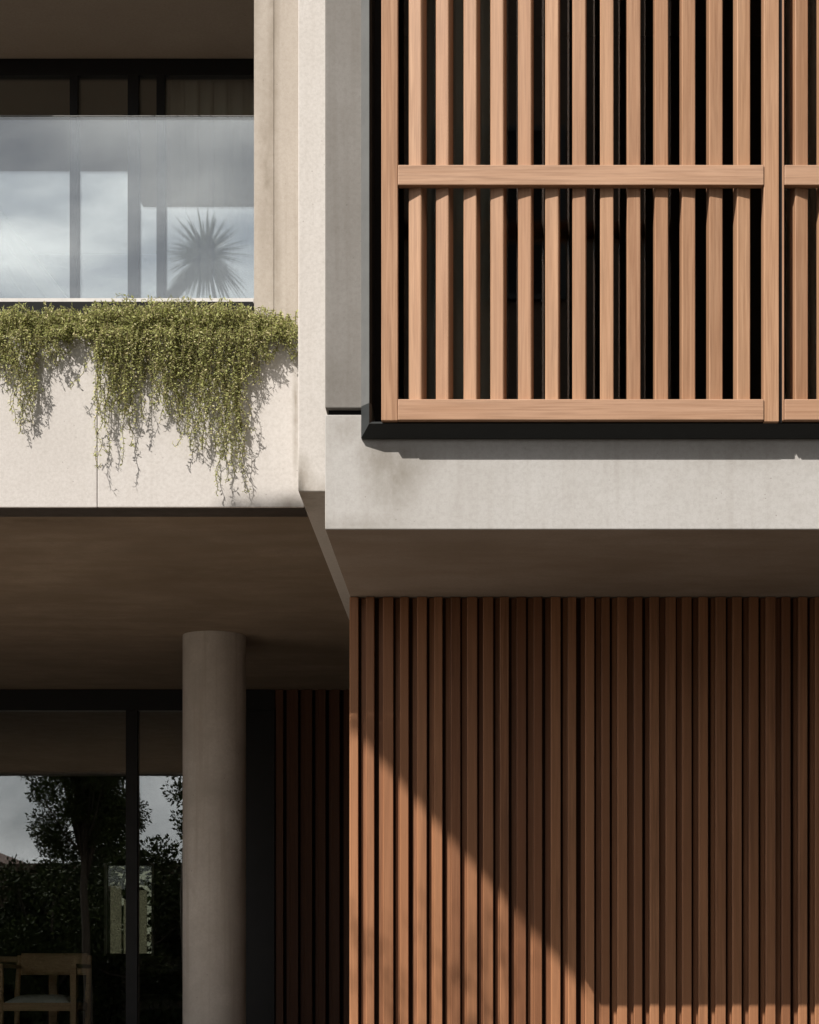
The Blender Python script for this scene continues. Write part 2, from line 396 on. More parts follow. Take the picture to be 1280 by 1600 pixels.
# overhanging upper room: concrete band, darker side panel, soffit
xo = X(577, YBOX); zo = Z(672, YBOX); zg0, zg1 = Z(648, YBOX), Z(637.5, YBOX)
bmw = MB(); bmw.prism([(XBOX, ZBOX), (XR, ZBOX), (XR, zo), (xo, zo), (xo, zg0), (XBOX, zg0)], YBOX, YBOX + 0.0145, 'y')
MB().prism([(XBOX, ZBOX + 0.161), (XR, ZBOX + 0.161), (XR, zo), (xo, zo), (xo, zg0), (XBOX, zg0)], YBOX + 0.015, YBOX + 0.16, 'y').build("wall_core", MAT['panel'], house)
b = bmw
tag(b.build("concrete_band", MAT['box'], house, bevel=0.003), "pale grey concrete band below the timber screens")
tag(MB().box(XBOX, xo, YBOX + 0.001, YBOX + 0.16, zg1, ZTOP).build("concrete_panel", MAT['panel'], house, bevel=0.004), "darker grey upright concrete panel beside the black window surround")
MB().box(XBOX + 0.01, xo, YBOX + 0.03, YBOX + 0.15, zg0, zg1).build("shadow_gap", MAT['deep'], house)
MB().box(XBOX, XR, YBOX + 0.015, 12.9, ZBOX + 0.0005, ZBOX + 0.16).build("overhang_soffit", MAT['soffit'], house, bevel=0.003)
b = MB(); b.box(XBOX, XBOX + 0.12, YBOX + 0.16, 12.9, ZBOX + 0.16, ZTOP); b.box(XR - 0.12, XR, YBOX + 0.16, 12.9, ZBOX + 0.16, ZTOP)
b.box(XBOX + 0.12, XR - 0.12, 11.0, 11.15, ZBOX + 0.16, ZTOP)
b.build("side_wall", MAT['room'], house)
MB().box(XBOX - 0.002, XR + 0.002, YBOX + 0.003, 12.91, ZTOP, ZTOP + 0.22).build("roof", MAT['roof'], house)

# fin wall, pier, upper ceiling
MB().box(XFIN, XBOX - 0.0005, YFIN, YBACK, ZFIN, ZTOP).build("fin_wall", MAT['fin'], house, bevel=0.004)
XP = X(397, YPIER)
b = MB(); b.box(XP, XST - 0.0007, YPIER, YPIER + 0.3, 3.79, ZTOP); b.box(XST + 0.0007, XFIN - 0.0005, YPIER + 0.002, YPIER + 0.3, 3.79, ZTOP); b.box(XST - 0.0007, XST + 0.0007, YPIER + 0.004, YPIER + 0.3, 3.79, ZTOP - 0.01)
tag(b.build("pier", MAT['pier'], house, bevel=0.001), "stained buff concrete pier beside the balcony")
XSTEP = X(208, 11.8)
b = MB(); b.box(XL, XFIN - 0.001, 8.84, 13.7, ZUPC, ZUPC + 0.3); b.box(XSTEP, XP - 0.002, 8.31, 8.84, ZUPC + 0.0006, ZUPC + 0.3)
b.build("balcony_ceiling", MAT['ceil'], house)

# balcony: planter trough, slab, upstand
XJ = X(152, YPLANT)
for x0, x1, dy in ((XL, XJ - 0.002, 0.0025), (XJ + 0.001, XFIN - 0.0015, 0.0)):
    b = MB()
    b.prism([(YPLANT + dy, ZFIN + 0.0005), (8.161, ZFIN + 0.0005), (8.161, ZFIN + 0.065), (YPLANT + 0.045, ZFIN + 0.065), (YPLANT + 0.045, ZPLANT), (YPLANT + dy, ZPLANT)], x0, x1, 'x')
    b.build("planter_box", MAT['planter'], house, bevel=0.003)
tag(MB().box(XL, XFIN - 0.002, YPLANT + 0.046, 8.215, ZPLANT - 0.25, ZPLANT - 0.03).build("soil", MAT['soil'], house), kind='stuff')
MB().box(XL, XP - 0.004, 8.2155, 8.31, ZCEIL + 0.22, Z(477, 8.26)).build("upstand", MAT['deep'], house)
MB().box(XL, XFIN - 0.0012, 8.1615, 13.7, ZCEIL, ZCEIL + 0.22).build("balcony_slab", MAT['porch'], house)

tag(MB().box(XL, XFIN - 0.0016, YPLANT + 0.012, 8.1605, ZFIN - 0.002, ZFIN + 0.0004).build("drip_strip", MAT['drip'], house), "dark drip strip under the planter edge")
# balustrade
zb0, zb1 = Z(473, 8.26), Z(182, 8.26)
bal = MB().box(XL, XP - 0.005, 8.262, 8.276, zb0, zb1).build("balustrade", MAT['glass_rail'], house)
MB().box(XL, XP - 0.005, 8.245, 8.293, zb0 - 0.012, zb0 + 0.014).build("base_channel", MAT['rail'], bal)
MB().box(XL, XP - 0.005, 8.259, 8.279, zb1 + 0.0002, zb1 + 0.0045).build("top_rail", MAT['trim'], bal)

# column
YCOL = (ZCEIL - EYE) * F / (VY - 994.0); rcol = 49 * YCOL / F
b = MB(); xc = X(335, YCOL)
b.tube([(xc, YCOL, ZFLOOR), (xc, YCOL, ZFLOOR + 0.6), (xc, YCOL, ZFLOOR + 1.4), (xc, YCOL, ZCEIL - 0.001)], rcol, 96)
col = b.build("column", MAT['column'], house, smooth=True)
m_ = col.modifiers.new("edges", 'EDGE_SPLIT'); m_.split_angle = math.radians(50)
# timber cladding below the overhang
def cladding(name, x0, x1, yf, z0, z1, pitch, face, depth, mat, parent, seed, label=None):
    r = random.Random(seed); b = MB(); x = x0
    while x < x1 - 0.01:
        w = face * r.uniform(0.88, 1.1); x_1 = min(x + w, x1); dy = r.uniform(0, 0.004); c = 0.005
        b.prism([(x, yf + dy + c), (x + c, yf + dy), (x_1 - c*0.4, yf + dy), (x_1, yf + dy + c*0.4), (x_1, yf + depth), (x, yf + depth)], z0, z1)
        step = pitch * r.uniform(0.955, 1.045)
        lw = 0.020 * r.uniform(0.8, 1.15); g0 = x + step - lw                 # narrow recessed lath beside the next batten
        if g0 > x_1 + 0.004 and g0 + lw < x1: b.box(g0, x + step - 0.0012, yf + depth * r.uniform(0.55, 0.72), yf + depth, z0, z1)
        x += step
    o = b.build(name, mat, parent)
    if label: tag(o, label)
    return o
XC = X(546, YCLAD)
clad = cladding("timber_cladding", XC, XR, YCLAD, ZFLOOR, ZBOX - 0.002, 25.9 * YCLAD / F, 14.8 * YCLAD / F, 0.042, MAT['clad'], house, 3, "warm brown vertical batten cladding under the overhang")
MB().box(XC + 0.002, XR, YCLAD + 0.0425, 12.9, ZFLOOR, ZBOX - 0.001).build("backing_board", MAT['clad_back'], clad)
XD0, XD1 = X(430, YLOW), X(545, YLOW) + 0.05
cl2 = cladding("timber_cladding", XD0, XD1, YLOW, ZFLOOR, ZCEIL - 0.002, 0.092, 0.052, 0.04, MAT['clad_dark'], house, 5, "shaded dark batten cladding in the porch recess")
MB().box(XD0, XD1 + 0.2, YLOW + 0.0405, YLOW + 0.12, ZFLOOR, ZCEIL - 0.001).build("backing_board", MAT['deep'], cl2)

# window frames
def window(name, x0, x1, y, z0, z1, head, sill, mullions, depth, gmat, label, dz=0.0):
    """Black framed glazing: head and sill, each mullion, each pane."""
    fr = MB(); fr.ring(x0, x1, y, y + depth, z0, z1, 0.03, 0.03, sill, head)
    o = tag(fr.build(name, MAT['black'], house, bevel=0.002), label)
    edges = []
    for (a, b_) in mullions:
        MB().box(a, b_, y - 0.012, y + depth - 0.002, z0 + sill + 0.0005, z1 - head - 0.0005).build("mullion", MAT['black'], o, bevel=0.002)
        edges.append((a, b_))
    edges.sort(); cur = x0 + 0.025
    for a, b_ in edges + [(x1 - 0.025, x1)]:
        if a - cur > 0.03:
            MB().box(cur + 0.001, a - 0.001, y + depth*0.5 - 0.008, y + depth*0.5 + 0.008, z0 + sill - 0.01, z1 - head + 0.01).build("pane", gmat, o)
        cur = b_
    return o
u = lambda p: X(p, YUP)
window("balcony_window", XL, XFIN - 0.004, YUP, ZCEIL + 0.222, ZUPC - 0.001, Z(91, YUP) - Z(117, YUP), 0.09,
       [(u(-330), u(-313)), (u(109.5), u(122)), (u(200), u(217)), (u(245), u(258)), (u(415), u(425))], 0.06, MAT['glass_up'], "black framed balcony glazing mirroring the sky")
l_ = lambda p: X(p, YLOW)
window("porch_window", XL, XD0 - 0.002, YLOW, ZFLOOR, ZCEIL - 0.001, Z(1077, YLOW) - Z(1110, YLOW), 0.07,
       [(l_(-180), l_(-162)), (l_(197), l_(215)), (l_(384), XD0 - 0.0025)], 0.07, MAT['glass_low'], "black framed porch glazing mirroring trees and sky")
window("screened_window", xo + 0.002, XR - 0.13, YBOX + 0.17, ZBOX + 0.162, ZTOP - 0.001, 0.1, 0.12,
       [(X(577, 7.5), X(600, 7.5)), (X(858, 7.5), X(872, 7.5)), (X(1196, 7.5), X(1222, 7.5))], 0.05, MAT['glass_box'], "dark window behind the timber screens")

# graphite surround of the screened opening: bevelled, mitred
xs0, xs1 = X(565, YBOX), X(577, YBOX - 0.06); zs0, zs1 = Z(686.5, YBOX), Z(662, YBOX - 0.06)
yo, yi = YBOX - 0.001, YBOX - 0.062
s = MB(); n = 0
XE = XR - 0.2
def quadloop(a, b):      # loft between two outlines with the same number of points
    nn = len(s.v); k = len(a); s.v.extend(a); s.v.extend(b)
    s.f.extend([(nn+i, nn+i+1, nn+k+i+1, nn+k+i) for i in range(k - 1)])
prof = [(0.0, yo), (0.0, YBOX - 0.018), (1.0, yi), (1.25, yi + 0.012), (1.25, YBOX + 0.165)]    # across the surround: 0 outer edge, 1 inner edge
lines = []; upper = []
for t, yy in prof:
    xa = xs0 + (xs1 - xs0) * t; za = zs0 + (zs1 - zs0) * t
    lines.append([(xa, yy, zg1), (xa, yy, za), (XE, yy, za)])
    upper.append([(xa, yy, ZTOP - 0.05), (xa, yy, zg1 + 0.0005)])
for i in range(len(lines) - 1): quadloop(lines[i], lines[i+1])
tag(s.build("window_surround", MAT['surround'], house), "bevelled near black metal surround under the timber screens")
s = MB()
for i in range(len(upper) - 3): quadloop(upper[i], upper[i+1])
tag(s.build("trim_strip", MAT['trim'], house), "pale grey metal trim beside the concrete panel")
s = MB()
for i in range(len(upper) - 3, len(upper) - 1): quadloop(upper[i], upper[i+1])
s.build("jamb", MAT['deep'], house)

# rooms behind the glass
zb = ZCEIL
wx0, wx1 = X(166, YBACK), X(237, YBACK); wz0, wz1 = Z(1490, YBACK), Z(1352, YBACK)
b = MB()
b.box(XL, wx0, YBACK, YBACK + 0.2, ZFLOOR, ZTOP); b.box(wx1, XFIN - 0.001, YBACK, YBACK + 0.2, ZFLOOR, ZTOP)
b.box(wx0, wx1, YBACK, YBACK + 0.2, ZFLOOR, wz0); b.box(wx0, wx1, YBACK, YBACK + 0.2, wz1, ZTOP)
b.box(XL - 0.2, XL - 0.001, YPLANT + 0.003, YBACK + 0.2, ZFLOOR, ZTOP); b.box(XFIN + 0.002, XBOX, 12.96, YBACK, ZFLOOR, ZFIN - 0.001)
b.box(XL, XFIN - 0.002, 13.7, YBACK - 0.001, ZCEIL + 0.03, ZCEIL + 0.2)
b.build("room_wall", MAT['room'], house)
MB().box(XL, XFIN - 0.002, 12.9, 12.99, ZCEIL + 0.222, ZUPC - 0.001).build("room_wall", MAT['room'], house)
gw = MB()
for xx in (wx0 - 0.02, (wx0 + wx1)/2 - 0.012, wx1): gw.box(xx, xx + 0.022, YBACK - 0.012, YBACK + 0.03, wz0 - 0.02, wz1 + 0.02)
gwo = tag(gw.build("garden_window", MAT['rail'], house), "small bright window in the back wall seen through the porch glazing")
MB().box(wx0, wx1, YBACK + 0.04, YBACK + 0.052, wz0, wz1).build("pane", glass("garden_glass", 0.02, (0.33, 0.34, 0.29)), gwo)
MB().box(XL, XFIN, YLOW + 0.08, YBACK, ZFLOOR + 0.0, ZFLOOR + 0.012).build("room_floor", MAT['room_floor'], house)
MB().box(XL, XBOX - 0.001, 8.85, YBACK + 0.25, ZTOP + 0.002, ZTOP + 0.18).build("roof", MAT['roof'], house)

# ------------------------------------------------------------------ timber screens (sliding)
SCY = 7.217
sw = 21.2 * SCY / F; sd = 0.060
def slat_mesh(z0, z1, w=sw):
    b = MB(); c = 0.003
    b.prism([(-w/2 + c, -sd/2), (w/2 - c, -sd/2), (w/2, -sd/2 + c), (w/2, sd/2), (-w/2, sd/2), (-w/2, -sd/2 + c)], z0, z1)
    return b
px0 = 642.0 + 10.5; pitch = (1160.5 - px0) / 12.0
def screen(pxl, pxs, slat_px, pxr, label, stile_l=26, stile_r=24, rail_to=None):
    zt = ZTOP - 0.15; zb_ = Z(657, SCY)
    root = tag(empty("timber_screen", (X(pxl, SCY), SCY, zb_)), label, "screen", "slatted timber screens across the upper window")
    xl0, xl1 = X(pxl, SCY), X(pxl + stile_l, SCY); xr0, xr1 = X(pxr - stile_r, SCY), X(pxr, SCY)
    if stile_l: MB().box(xl0, xl1 - 0.0008, SCY, SCY + 0.075, zb_, zt).build("stile", MAT['screen_v'], root, bevel=0.0025)
    MB().box(xr0 + 0.0008, xr1, SCY + 0.001, SCY + 0.075, zb_ - 0.004, zt).build("stile", MAT['screen_v'], root, bevel=0.0025)
    for (ya, yb_) in ((258, 289.5), (624, 656.5), (-260, -228)):
        MB().box(xl1 if stile_l else xl0, xr0, SCY - 0.004, SCY + 0.03, Z(yb_, SCY), Z(ya, SCY)).build("rail", MAT['screen_h'], root, bevel=0.0025)
    proto = None
    z0, z1 = Z(652, SCY), zt
    for p in slat_px:
        th = 17.5 - (p - 650) * (25.0 / 510.0)
        cx = X(p, SCY + 0.03)
        if proto is None:
            proto = slat_mesh(z0, z1).build("slat", MAT['screen_v'], None); o = proto
            bv = None
        else:
            o = proto.copy(); COL.objects.link(o)
        o.parent = root
        o.location = Vector((cx, SCY + 0.052, 0)) - root.location
        o.rotation_euler = (0, 0, -math.radians(th) if False else math.radians(-th))
    if stile_l:
        MB().box(xl0 - 0.0125, xl0 - 0.0006, SCY + 0.012, SCY + 0.06, zb_ - 0.004, zt).build("gap_blocker", MAT['black'], root) if pxl > 1000 else None  # dark plate added in the gap to close the lit notch in the shadow below
    return root
slats = [px0 + pitch * i + random.uniform(-0.6, 0.6) for i in range(13)]
screen(596, None, slats, 1217.5, "wide slatted timber screen filling most of the upper opening beside the black jamb")
slats2 = [1250.0 + pitch * i for i in range(14)]
screen(1223, None, slats2, 1223 + 622, "partly seen slatted timber screen at the right border of the photo", stile_l=3)

# ------------------------------------------------------------------ curtains
def curtain(name, xa, xb, y, z0, z1, mat, label, edge=None, folds=16, amp=0.035, seed=0, parent=None):
    r = random.Random(seed); ph = [r.uniform(0, 6.28) for _ in range(5)]
    b = MB()
    def fn(a, t):
        x1 = edge(z0 + (z1 - z0) * t) if edge else xb
        q = a * folds * 2 * math.pi
        y_ = y + amp * math.sin(q + 0.8 * math.sin(q * 0.37 + ph[0]) + 0.4*math.sin(t*3+ph[1])) + 0.4 * amp * math.sin(q * 2.3 + ph[2] + t)
        return (xa + (x1 - xa) * a + 0.012 * math.sin(q * 1.1 + ph[3]), y_, z0 + (z1 - z0) * t)
    b.grid(fn, folds * 14, 14)
    o = b.build(name, mat, None, smooth=True, solidify=0.002, loc=(xa, y, z0))
    return tag(o, label, "curtain", "curtains hanging behind the glass")
zc0, zc1 = ZCEIL + 0.235, ZUPC - 0.05
curtain("curtain", X(262, 10.45), XFIN - 0.03, 10.31, zc0, zc1, MAT['curtain'], "pale pleated sheer curtain at the pier end of the balcony glazing", seed=2, folds=11, amp=0.028)
def diag(z):
    za, zb_ = Z(470, 10.4), Z(300, 10.4)
    return X(112, 10.4) + (X(-20, 10.4) - X(112, 10.4)) * max(-0.6, min(1.6, (z - za) / (zb_ - za)))
curtain("curtain", X(-420, 10.4), 0, 10.45, zc0, Z(180, 10.4), MAT['curtain'], "white sheer curtain with a slanting edge at the left border behind the balustrade", edge=diag, seed=4, folds=14, amp=0.03)
curtain("curtain", X(1222, 7.75), X(1500, 7.75), 7.75, ZBOX + 0.17, ZTOP - 0.1, MAT['curtain_dim'], "beige curtain behind the partly seen timber screen", seed=6, folds=9)

curtain("curtain", X(660, 7.7), X(790, 7.7), 7.72, ZBOX + 0.17, ZTOP - 0.1, MAT['reflection_cloth'], "narrow grey cloth added as glass reflections behind the left slats of the wide timber screen", seed=9, folds=4, amp=0.025)  # cloth added to stand in for grey reflections in the glass
# ------------------------------------------------------------------ trailing plants in the planter
def leaves(P, Tn, ln, wd, r):
    """Quad leaves: base points P, directions Tn."""
    n = len(P); P = np.asarray(P); T = np.asarray(Tn); T = T / (np.linalg.norm(T, axis=1, keepdims=True) + 1e-9)
    S = np.cross(T, r.normal(size=(n, 3))); S /= (np.linalg.norm(S, axis=1, keepdims=True) + 1e-9)
    N = np.cross(T, S)
    ln = np.asarray(ln)[:, None]; wd = np.asarray(wd)[:, None]
    V = np.empty((n, 4, 3)); V[:, 0] = P; V[:, 1] = P + T*ln*0.5 + S*wd*0.5 + N*ln*0.08; V[:, 2] = P + T*ln; V[:, 3] = P + T*ln*0.5 - S*wd*0.5 + N*ln*0.08
    Fc = np.arange(n * 4).reshape(n, 4)
    return V.reshape(-1, 3), Fc

def hang(px, table):
    xs = [a for a, _ in table]; ys = [b for _, b in table]
    return float(np.interp(px, xs, ys))

def trailing(px_a, px_b, table, n_hang, n_mound, label, seed, mound_top):
    r = np.random.default_rng(seed)
    root = tag(empty("trailing_plant", (X((px_a+px_b)/2, YPLANT), YPLANT + 0.1, ZPLANT - 0.03)), label, "plant", "trailing plants in the balcony planter")
    P = []; T = []; ln = []; wd = []
    sv = []; sf = []
    def stem(pts, rad):
        n0 = len(sv)
        for i, p in enumerate(pts):
            for k in range(3):
                a = k * 2.094; sv.append((p[0] + rad*math.cos(a), p[1] + rad*math.sin(a), p[2] + rad*0.5*math.sin(a*2)))
        for i in range(len(pts) - 1):
            for k in range(3):
                A = n0 + i*3; sf.append((A+k, A+(k+1) % 3, A+3+(k+1) % 3, A+3+k))
    def foliage(pts, step, lmin, lmax, spread):
        pts = np.array(pts); seg = np.linalg.norm(np.diff(pts, axis=0), axis=1); cum = np.concatenate([[0], np.cumsum(seg)])
        m = max(2, int(cum[-1] / step)); d = np.linspace(0.02 * cum[-1], cum[-1], m)
        q = np.stack([np.interp(d, cum, pts[:, k]) for k in range(3)], 1)
        tang = np.gradient(q, axis=0); tang /= (np.linalg.norm(tang, axis=1, keepdims=True) + 1e-9)
        rad = r.normal(size=(m, 3)); rad -= tang * np.sum(rad * tang, 1, keepdims=True); rad /= (np.linalg.norm(rad, axis=1, keepdims=True) + 1e-9)
        t = tang * r.uniform(0.1, 0.9, (m, 1)) + rad * spread
        P.extend(q); T.extend(t)
        s_ = r.uniform(lmin, lmax, m); ln.extend(s_); wd.extend(s_ * r.uniform(0.26, 0.42, m))
    for i in range(n_hang):
        px = r.uniform(px_a, px_b)
        full = hang(px, table)
        # clumps: some strands reach the full drop, most stay short
        q = r.random() if r.random() > 0.1 else r.uniform(0.85, 1.0); end = 556 + (full - 556) * (q ** 1.7) if full > 560 else full - r.uniform(0, 25)
        end += r.normal() * 8
        x = X(px, YPLANT); y = YPLANT + r.uniform(0.05, 0.14); z = ZPLANT + r.uniform(-0.01, 0.07)
        out = r.uniform(0.02, 0.085) * (1.0 if q < 0.7 else 0.85)
        zend = Z(end, YPLANT)
        pts = [(x, y, z)]
        x += r.normal() * 0.012
        pts.append((x, YPLANT + 0.0, z + r.uniform(0.0, 0.05)))
        yy = YPLANT - out; zz = ZPLANT - r.uniform(0.0, 0.03)
        pts.append((x + r.normal()*0.008, yy, zz))
        ph = r.uniform(0, 6.28); am = r.uniform(0.003, 0.011); fq = r.uniform(28, 60)
        drift = r.normal() * 0.03
        nst = max(4, int((zz - zend) / 0.014))
        for k in range(1, nst + 1):
            f_ = k / nst; zk = zz + (zend - zz) * f_
            pts.append((x + am*math.sin(fq*(zz - zk) + ph) + drift*f_ + r.normal()*0.0012, yy + 0.7*am*math.cos(fq*0.8*(zz - zk) + ph*1.7) + out*0.25*f_*r.uniform(0.6, 1.0), zk))
        if r.random() < 0.4:       # tip curls up
            a, b_ = pts[-1][0], pts[-1][2]; sg = r.choice([-1, 1])
            pts += [(a + sg*0.008, pts[-1][1] - 0.004, b_ - 0.004), (a + sg*0.018, pts[-1][1] - 0.008, b_ + 0.008)]
        stem(pts, 0.0013)
        foliage(pts, 0.0055, 0.008, 0.018, 0.95)
    for i in range(n_mound):
        px = r.uniform(px_a - 6, px_b + 4); x = X(px, YPLANT); top = Z(hang(px, mound_top), YPLANT) - ZPLANT
        y = YPLANT + r.uniform(-0.035, 0.2); z = ZPLANT + r.uniform(-0.03, 0.35 * top)
        a = r.uniform(0, 6.28); L_ = r.uniform(0.06, 0.19); pts = [(x, y, z)]
        rise = r.uniform(0.15, 1.0) * top; dx, dy = math.cos(a)*0.5, -abs(math.sin(a))*0.45 + 0.12
        ph = r.uniform(0, 6.28)
        for k in range(1, 8):
            f_ = k / 7.0
            zz = z + (top*1.03 - (z - ZPLANT)) * (rise/top) * (1 - (1 - f_*1.35)**2) * 0.9
            pts.append((x + dx*L_*f_ + 0.006*math.sin(9*f_ + ph), y + dy*L_*f_*1.3 + 0.006*math.cos(7*f_ + ph), zz))
        pts = [(min(q_[0], XFIN - 0.012), q_[1], q_[2]) for q_ in pts]
        stem(pts, 0.0011)
        foliage(pts, 0.0068, 0.008, 0.019, 1.05)
    V, Fc = leaves(P, T, ln, wd, r)
    V[:, 0] = np.minimum(V[:, 0], XFIN - 0.004)
    fast_mesh("foliage", V, Fc, MAT['vine'], root)
    fast_mesh("stem", sv, sf, MAT['vine_stem'], root)
    return root

T_left = [(-170, 570), (-120, 640), (-90, 690), (-60, 560), (0, 600), (12, 610), (25, 660), (38, 705), (50, 640), (62, 575), (80, 565), (100, 548), (120, 535), (148, 538)]
T_main = [(147, 640), (153, 755), (166, 752), (172, 610), (182, 660), (195, 720), (206, 705), (215, 660), (232, 625), (250, 640), (262, 690), (272, 650), (288, 705), (302, 752),
          (318, 690), (330, 742), (342, 720), (352, 755), (364, 782), (374, 752), (384, 660), (398, 590), (404, 570)]
T_right = [(398, 600), (410, 575), (425, 540), (440, 545), (455, 560), (464, 640)]
M_top = [(-200, 478), (0, 476), (60, 478), (120, 480), (160, 472), (230, 462), (300, 468), (380, 472), (400, 482), (430, 495), (464, 520)]
trailing(-170, 146, T_left, 240, 1250, "short trailing plant spilling over the planter at the left border of the photo", 21, M_top)
trailing(150, 402, T_main, 300, 1150, "large trailing plant with the longest strands hanging down the concrete planter", 22, M_top)
trailing(404, 463, T_right, 60, 260, "small thin trailing plant spreading in front of the stained pier", 23, M_top)

# ------------------------------------------------------------------ room furniture behind the porch glass
def armchair(cx, yf, rz, wmat, cmat, label):
    root = tag(empty("armchair", (cx, yf + 0.25, ZFLOOR + 0.012)), label, "chair", "chairs at the dining table")
    f0 = root.location.z; w = 0.265
    y0, y1 = yf, yf + 0.5
    for sx in (-1, 1):
        x = cx + sx * (w - 0.019)
        MB().box(x - 0.019, x + 0.019, y0, y0 + 0.04, f0, f0 + 0.65).build("leg", wmat, root, bevel=0.004)
        MB().tube([(x, y1 - 0.03, f0), (x, y1 - 0.02, f0 + 0.44), (x, y1 + 0.05, f0 + 0.74)], [0.016, 0.02, 0.016], 8).build("leg", wmat, root)
        MB().box(x - 0.022, x + 0.022, y0 - 0.005, y1 + 0.02, f0 + 0.6505, f0 + 0.678).build("armrest", wmat, root, bevel=0.006)
    b = MB(); b.box(cx - w + 0.039, cx + w - 0.039, y0 + 0.006, y0 + 0.032, f0 + 0.36, f0 + 0.415); b.box(cx - w + 0.039, cx + w - 0.039, y1 - 0.045, y1 - 0.022, f0 + 0.36, f0 + 0.415)
    for sx in (-1, 1): b.box(cx + sx*(w - 0.03) - 0.012, cx + sx*(w - 0.03) + 0.012, y0 + 0.041, y1 - 0.05, f0 + 0.36, f0 + 0.415)
    b.build("seat_frame", wmat, root, bevel=0.003)
    q = MB()
    def fn(a, t):
        hx = (a - 0.5) * 2; hy = (t - 0.5) * 2
        return (cx + hx*(w - 0.045), y0 + 0.035 + (hy*0.5 + 0.5)*0.42, f0 + 0.42 + 0.05 * (1 - abs(hx)**5) * (1 - abs(hy)**5))
    q.grid(fn, 16, 16)
    q.build("cushion", cmat, root, smooth=True, solidify=0.03)
    q = MB()
    def fb(a, t):
        hx = (a - 0.5) * 2
        return (cx + hx*(w - 0.03), y1 + 0.052 + 0.05*(1 - hx*hx) - 0.028 + 0.03*t, f0 + 0.605 + 0.15*t)
    q.grid(fb, 14, 3)
    q.build("backrest", wmat, root, smooth=True, solidify=0.018)
    return root
armchair(X(57, 13.3), 13.3, 0, MAT['chair_wood'], MAT['cushion'], "pale wooden armchair with a grey seat cushion just behind the porch glazing")
armchair(X(246, 14.3), 14.3, 0, MAT['chair_dark'], MAT['chair_dark'], "dark chair half hidden by the mullion of the porch glazing")
tb = tag(empty("dining_table", (X(-10, 14.6), 14.6, ZFLOOR + 0.012)), "wooden dining table behind the pale armchair", "table")
zt = ZFLOOR + 0.012
MB().box(X(-260, 14.6), X(40, 14.6) + 0.35, 14.15, 15.0, zt + 0.70, zt + 0.74).build("tabletop", MAT['chair_wood'], tb, bevel=0.004)
for tx in (X(-250, 14.6), X(40, 14.6) + 0.26):
    for ty in (14.2, 14.9): MB().box(tx, tx + 0.06, ty, ty + 0.06, zt, zt + 0.6995).build("leg", MAT['chair_wood'], tb, bevel=0.004)

# ------------------------------------------------------------------ trees and street, seen mirrored in the glass
def blobs(centers, radii, per, size, r, squash=0.85):
    P = []; T = []; ln = []
    for c, ra in zip(centers, radii):
        n = int(per * (ra / 0.4) ** 2); d = r.normal(size=(n, 3)); d /= np.linalg.norm(d, axis=1, keepdims=True)
        rr = ra * r.random((n, 1)) ** 0.45; p = np.array(c) + d * rr * np.array([1, 1, squash])
        P.append(p); T.append(d + r.normal(size=(n, 3)) * 0.8); ln.append(r.uniform(0.6, 1.3, n) * size)
    return np.concatenate(P), np.concatenate(T), np.concatenate(ln)

def tree(x, y, h, trunk_h, crown_r, label, seed, size=0.09, per=230, nb=34, mat='tree', stretch=1.0, name="tree"):
    r = np.random.default_rng(seed)
    root = tag(empty(name, (x, y, 0)), label, "tree", "street trees mirrored in the glazing")
    t = MB(); top = Vector((x + 0.1, y, h * 0.8))
    t.tube([(x, y, -0.05), (x + 0.03, y, trunk_h * 0.5), (x - 0.03, y + 0.02, trunk_h), tuple(top)], [0.10 * h / 7, 0.07 * h / 7, 0.055 * h / 7, 0.015], 10)
    cs = []; rs = []
    cz = (trunk_h + h) / 2; hz = (h - trunk_h) / 2
    for i in range(nb):
        d = r.normal(size=3); d /= np.linalg.norm(d); k = r.uniform(0.35, 0.95)
        c = np.array([x + d[0]*crown_r*k*stretch, y + d[1]*crown_r*k, cz + d[2]*hz*k]); cs.append(c); rs.append(r.uniform(0.22, 0.42) * crown_r)
        if i % 2 == 0:
            s0 = Vector((x, y, trunk_h + (h - trunk_h) * r.uniform(0.0, 0.4))); e = Vector(c); m0 = (s0 + e) / 2 + Vector((0, 0, -0.1))
            t.tube([s0, m0, e], [0.028, 0.016, 0.005], 6)
    t.build("trunk", MAT['bark'], root, smooth=True)
    P, T, ln = blobs(cs, rs, per, size, r)
    V, Fc = leaves(P, T, ln, ln * 0.5, r)
    fast_mesh("crown", V, Fc, MAT[mat], root)
    return root
tree(X(126, 29.6), -4.0, 6.9, 3.15, 0.88, "leafy street tree mirrored in the widest pane of the porch glazing", 31, nb=130, per=1050, size=0.055)
tree(X(318, 35.6), -10.0, 6.6, 3.6, 0.95, "small dark tree mirrored beside the round column", 32, nb=34, size=0.085, per=330)
tree(X(205, 40), -14.5, 5.0, 1.6, 1.2, "low bushy tree mirrored behind the mullion of the porch glazing", 33, nb=36, size=0.10, per=300, stretch=1.4)
tree(X(70, 41), -15.5, 4.6, 1.2, 1.3, "low spreading tree mirrored below the crown of the street tree", 34, nb=36, size=0.10, per=300, stretch=1.3)

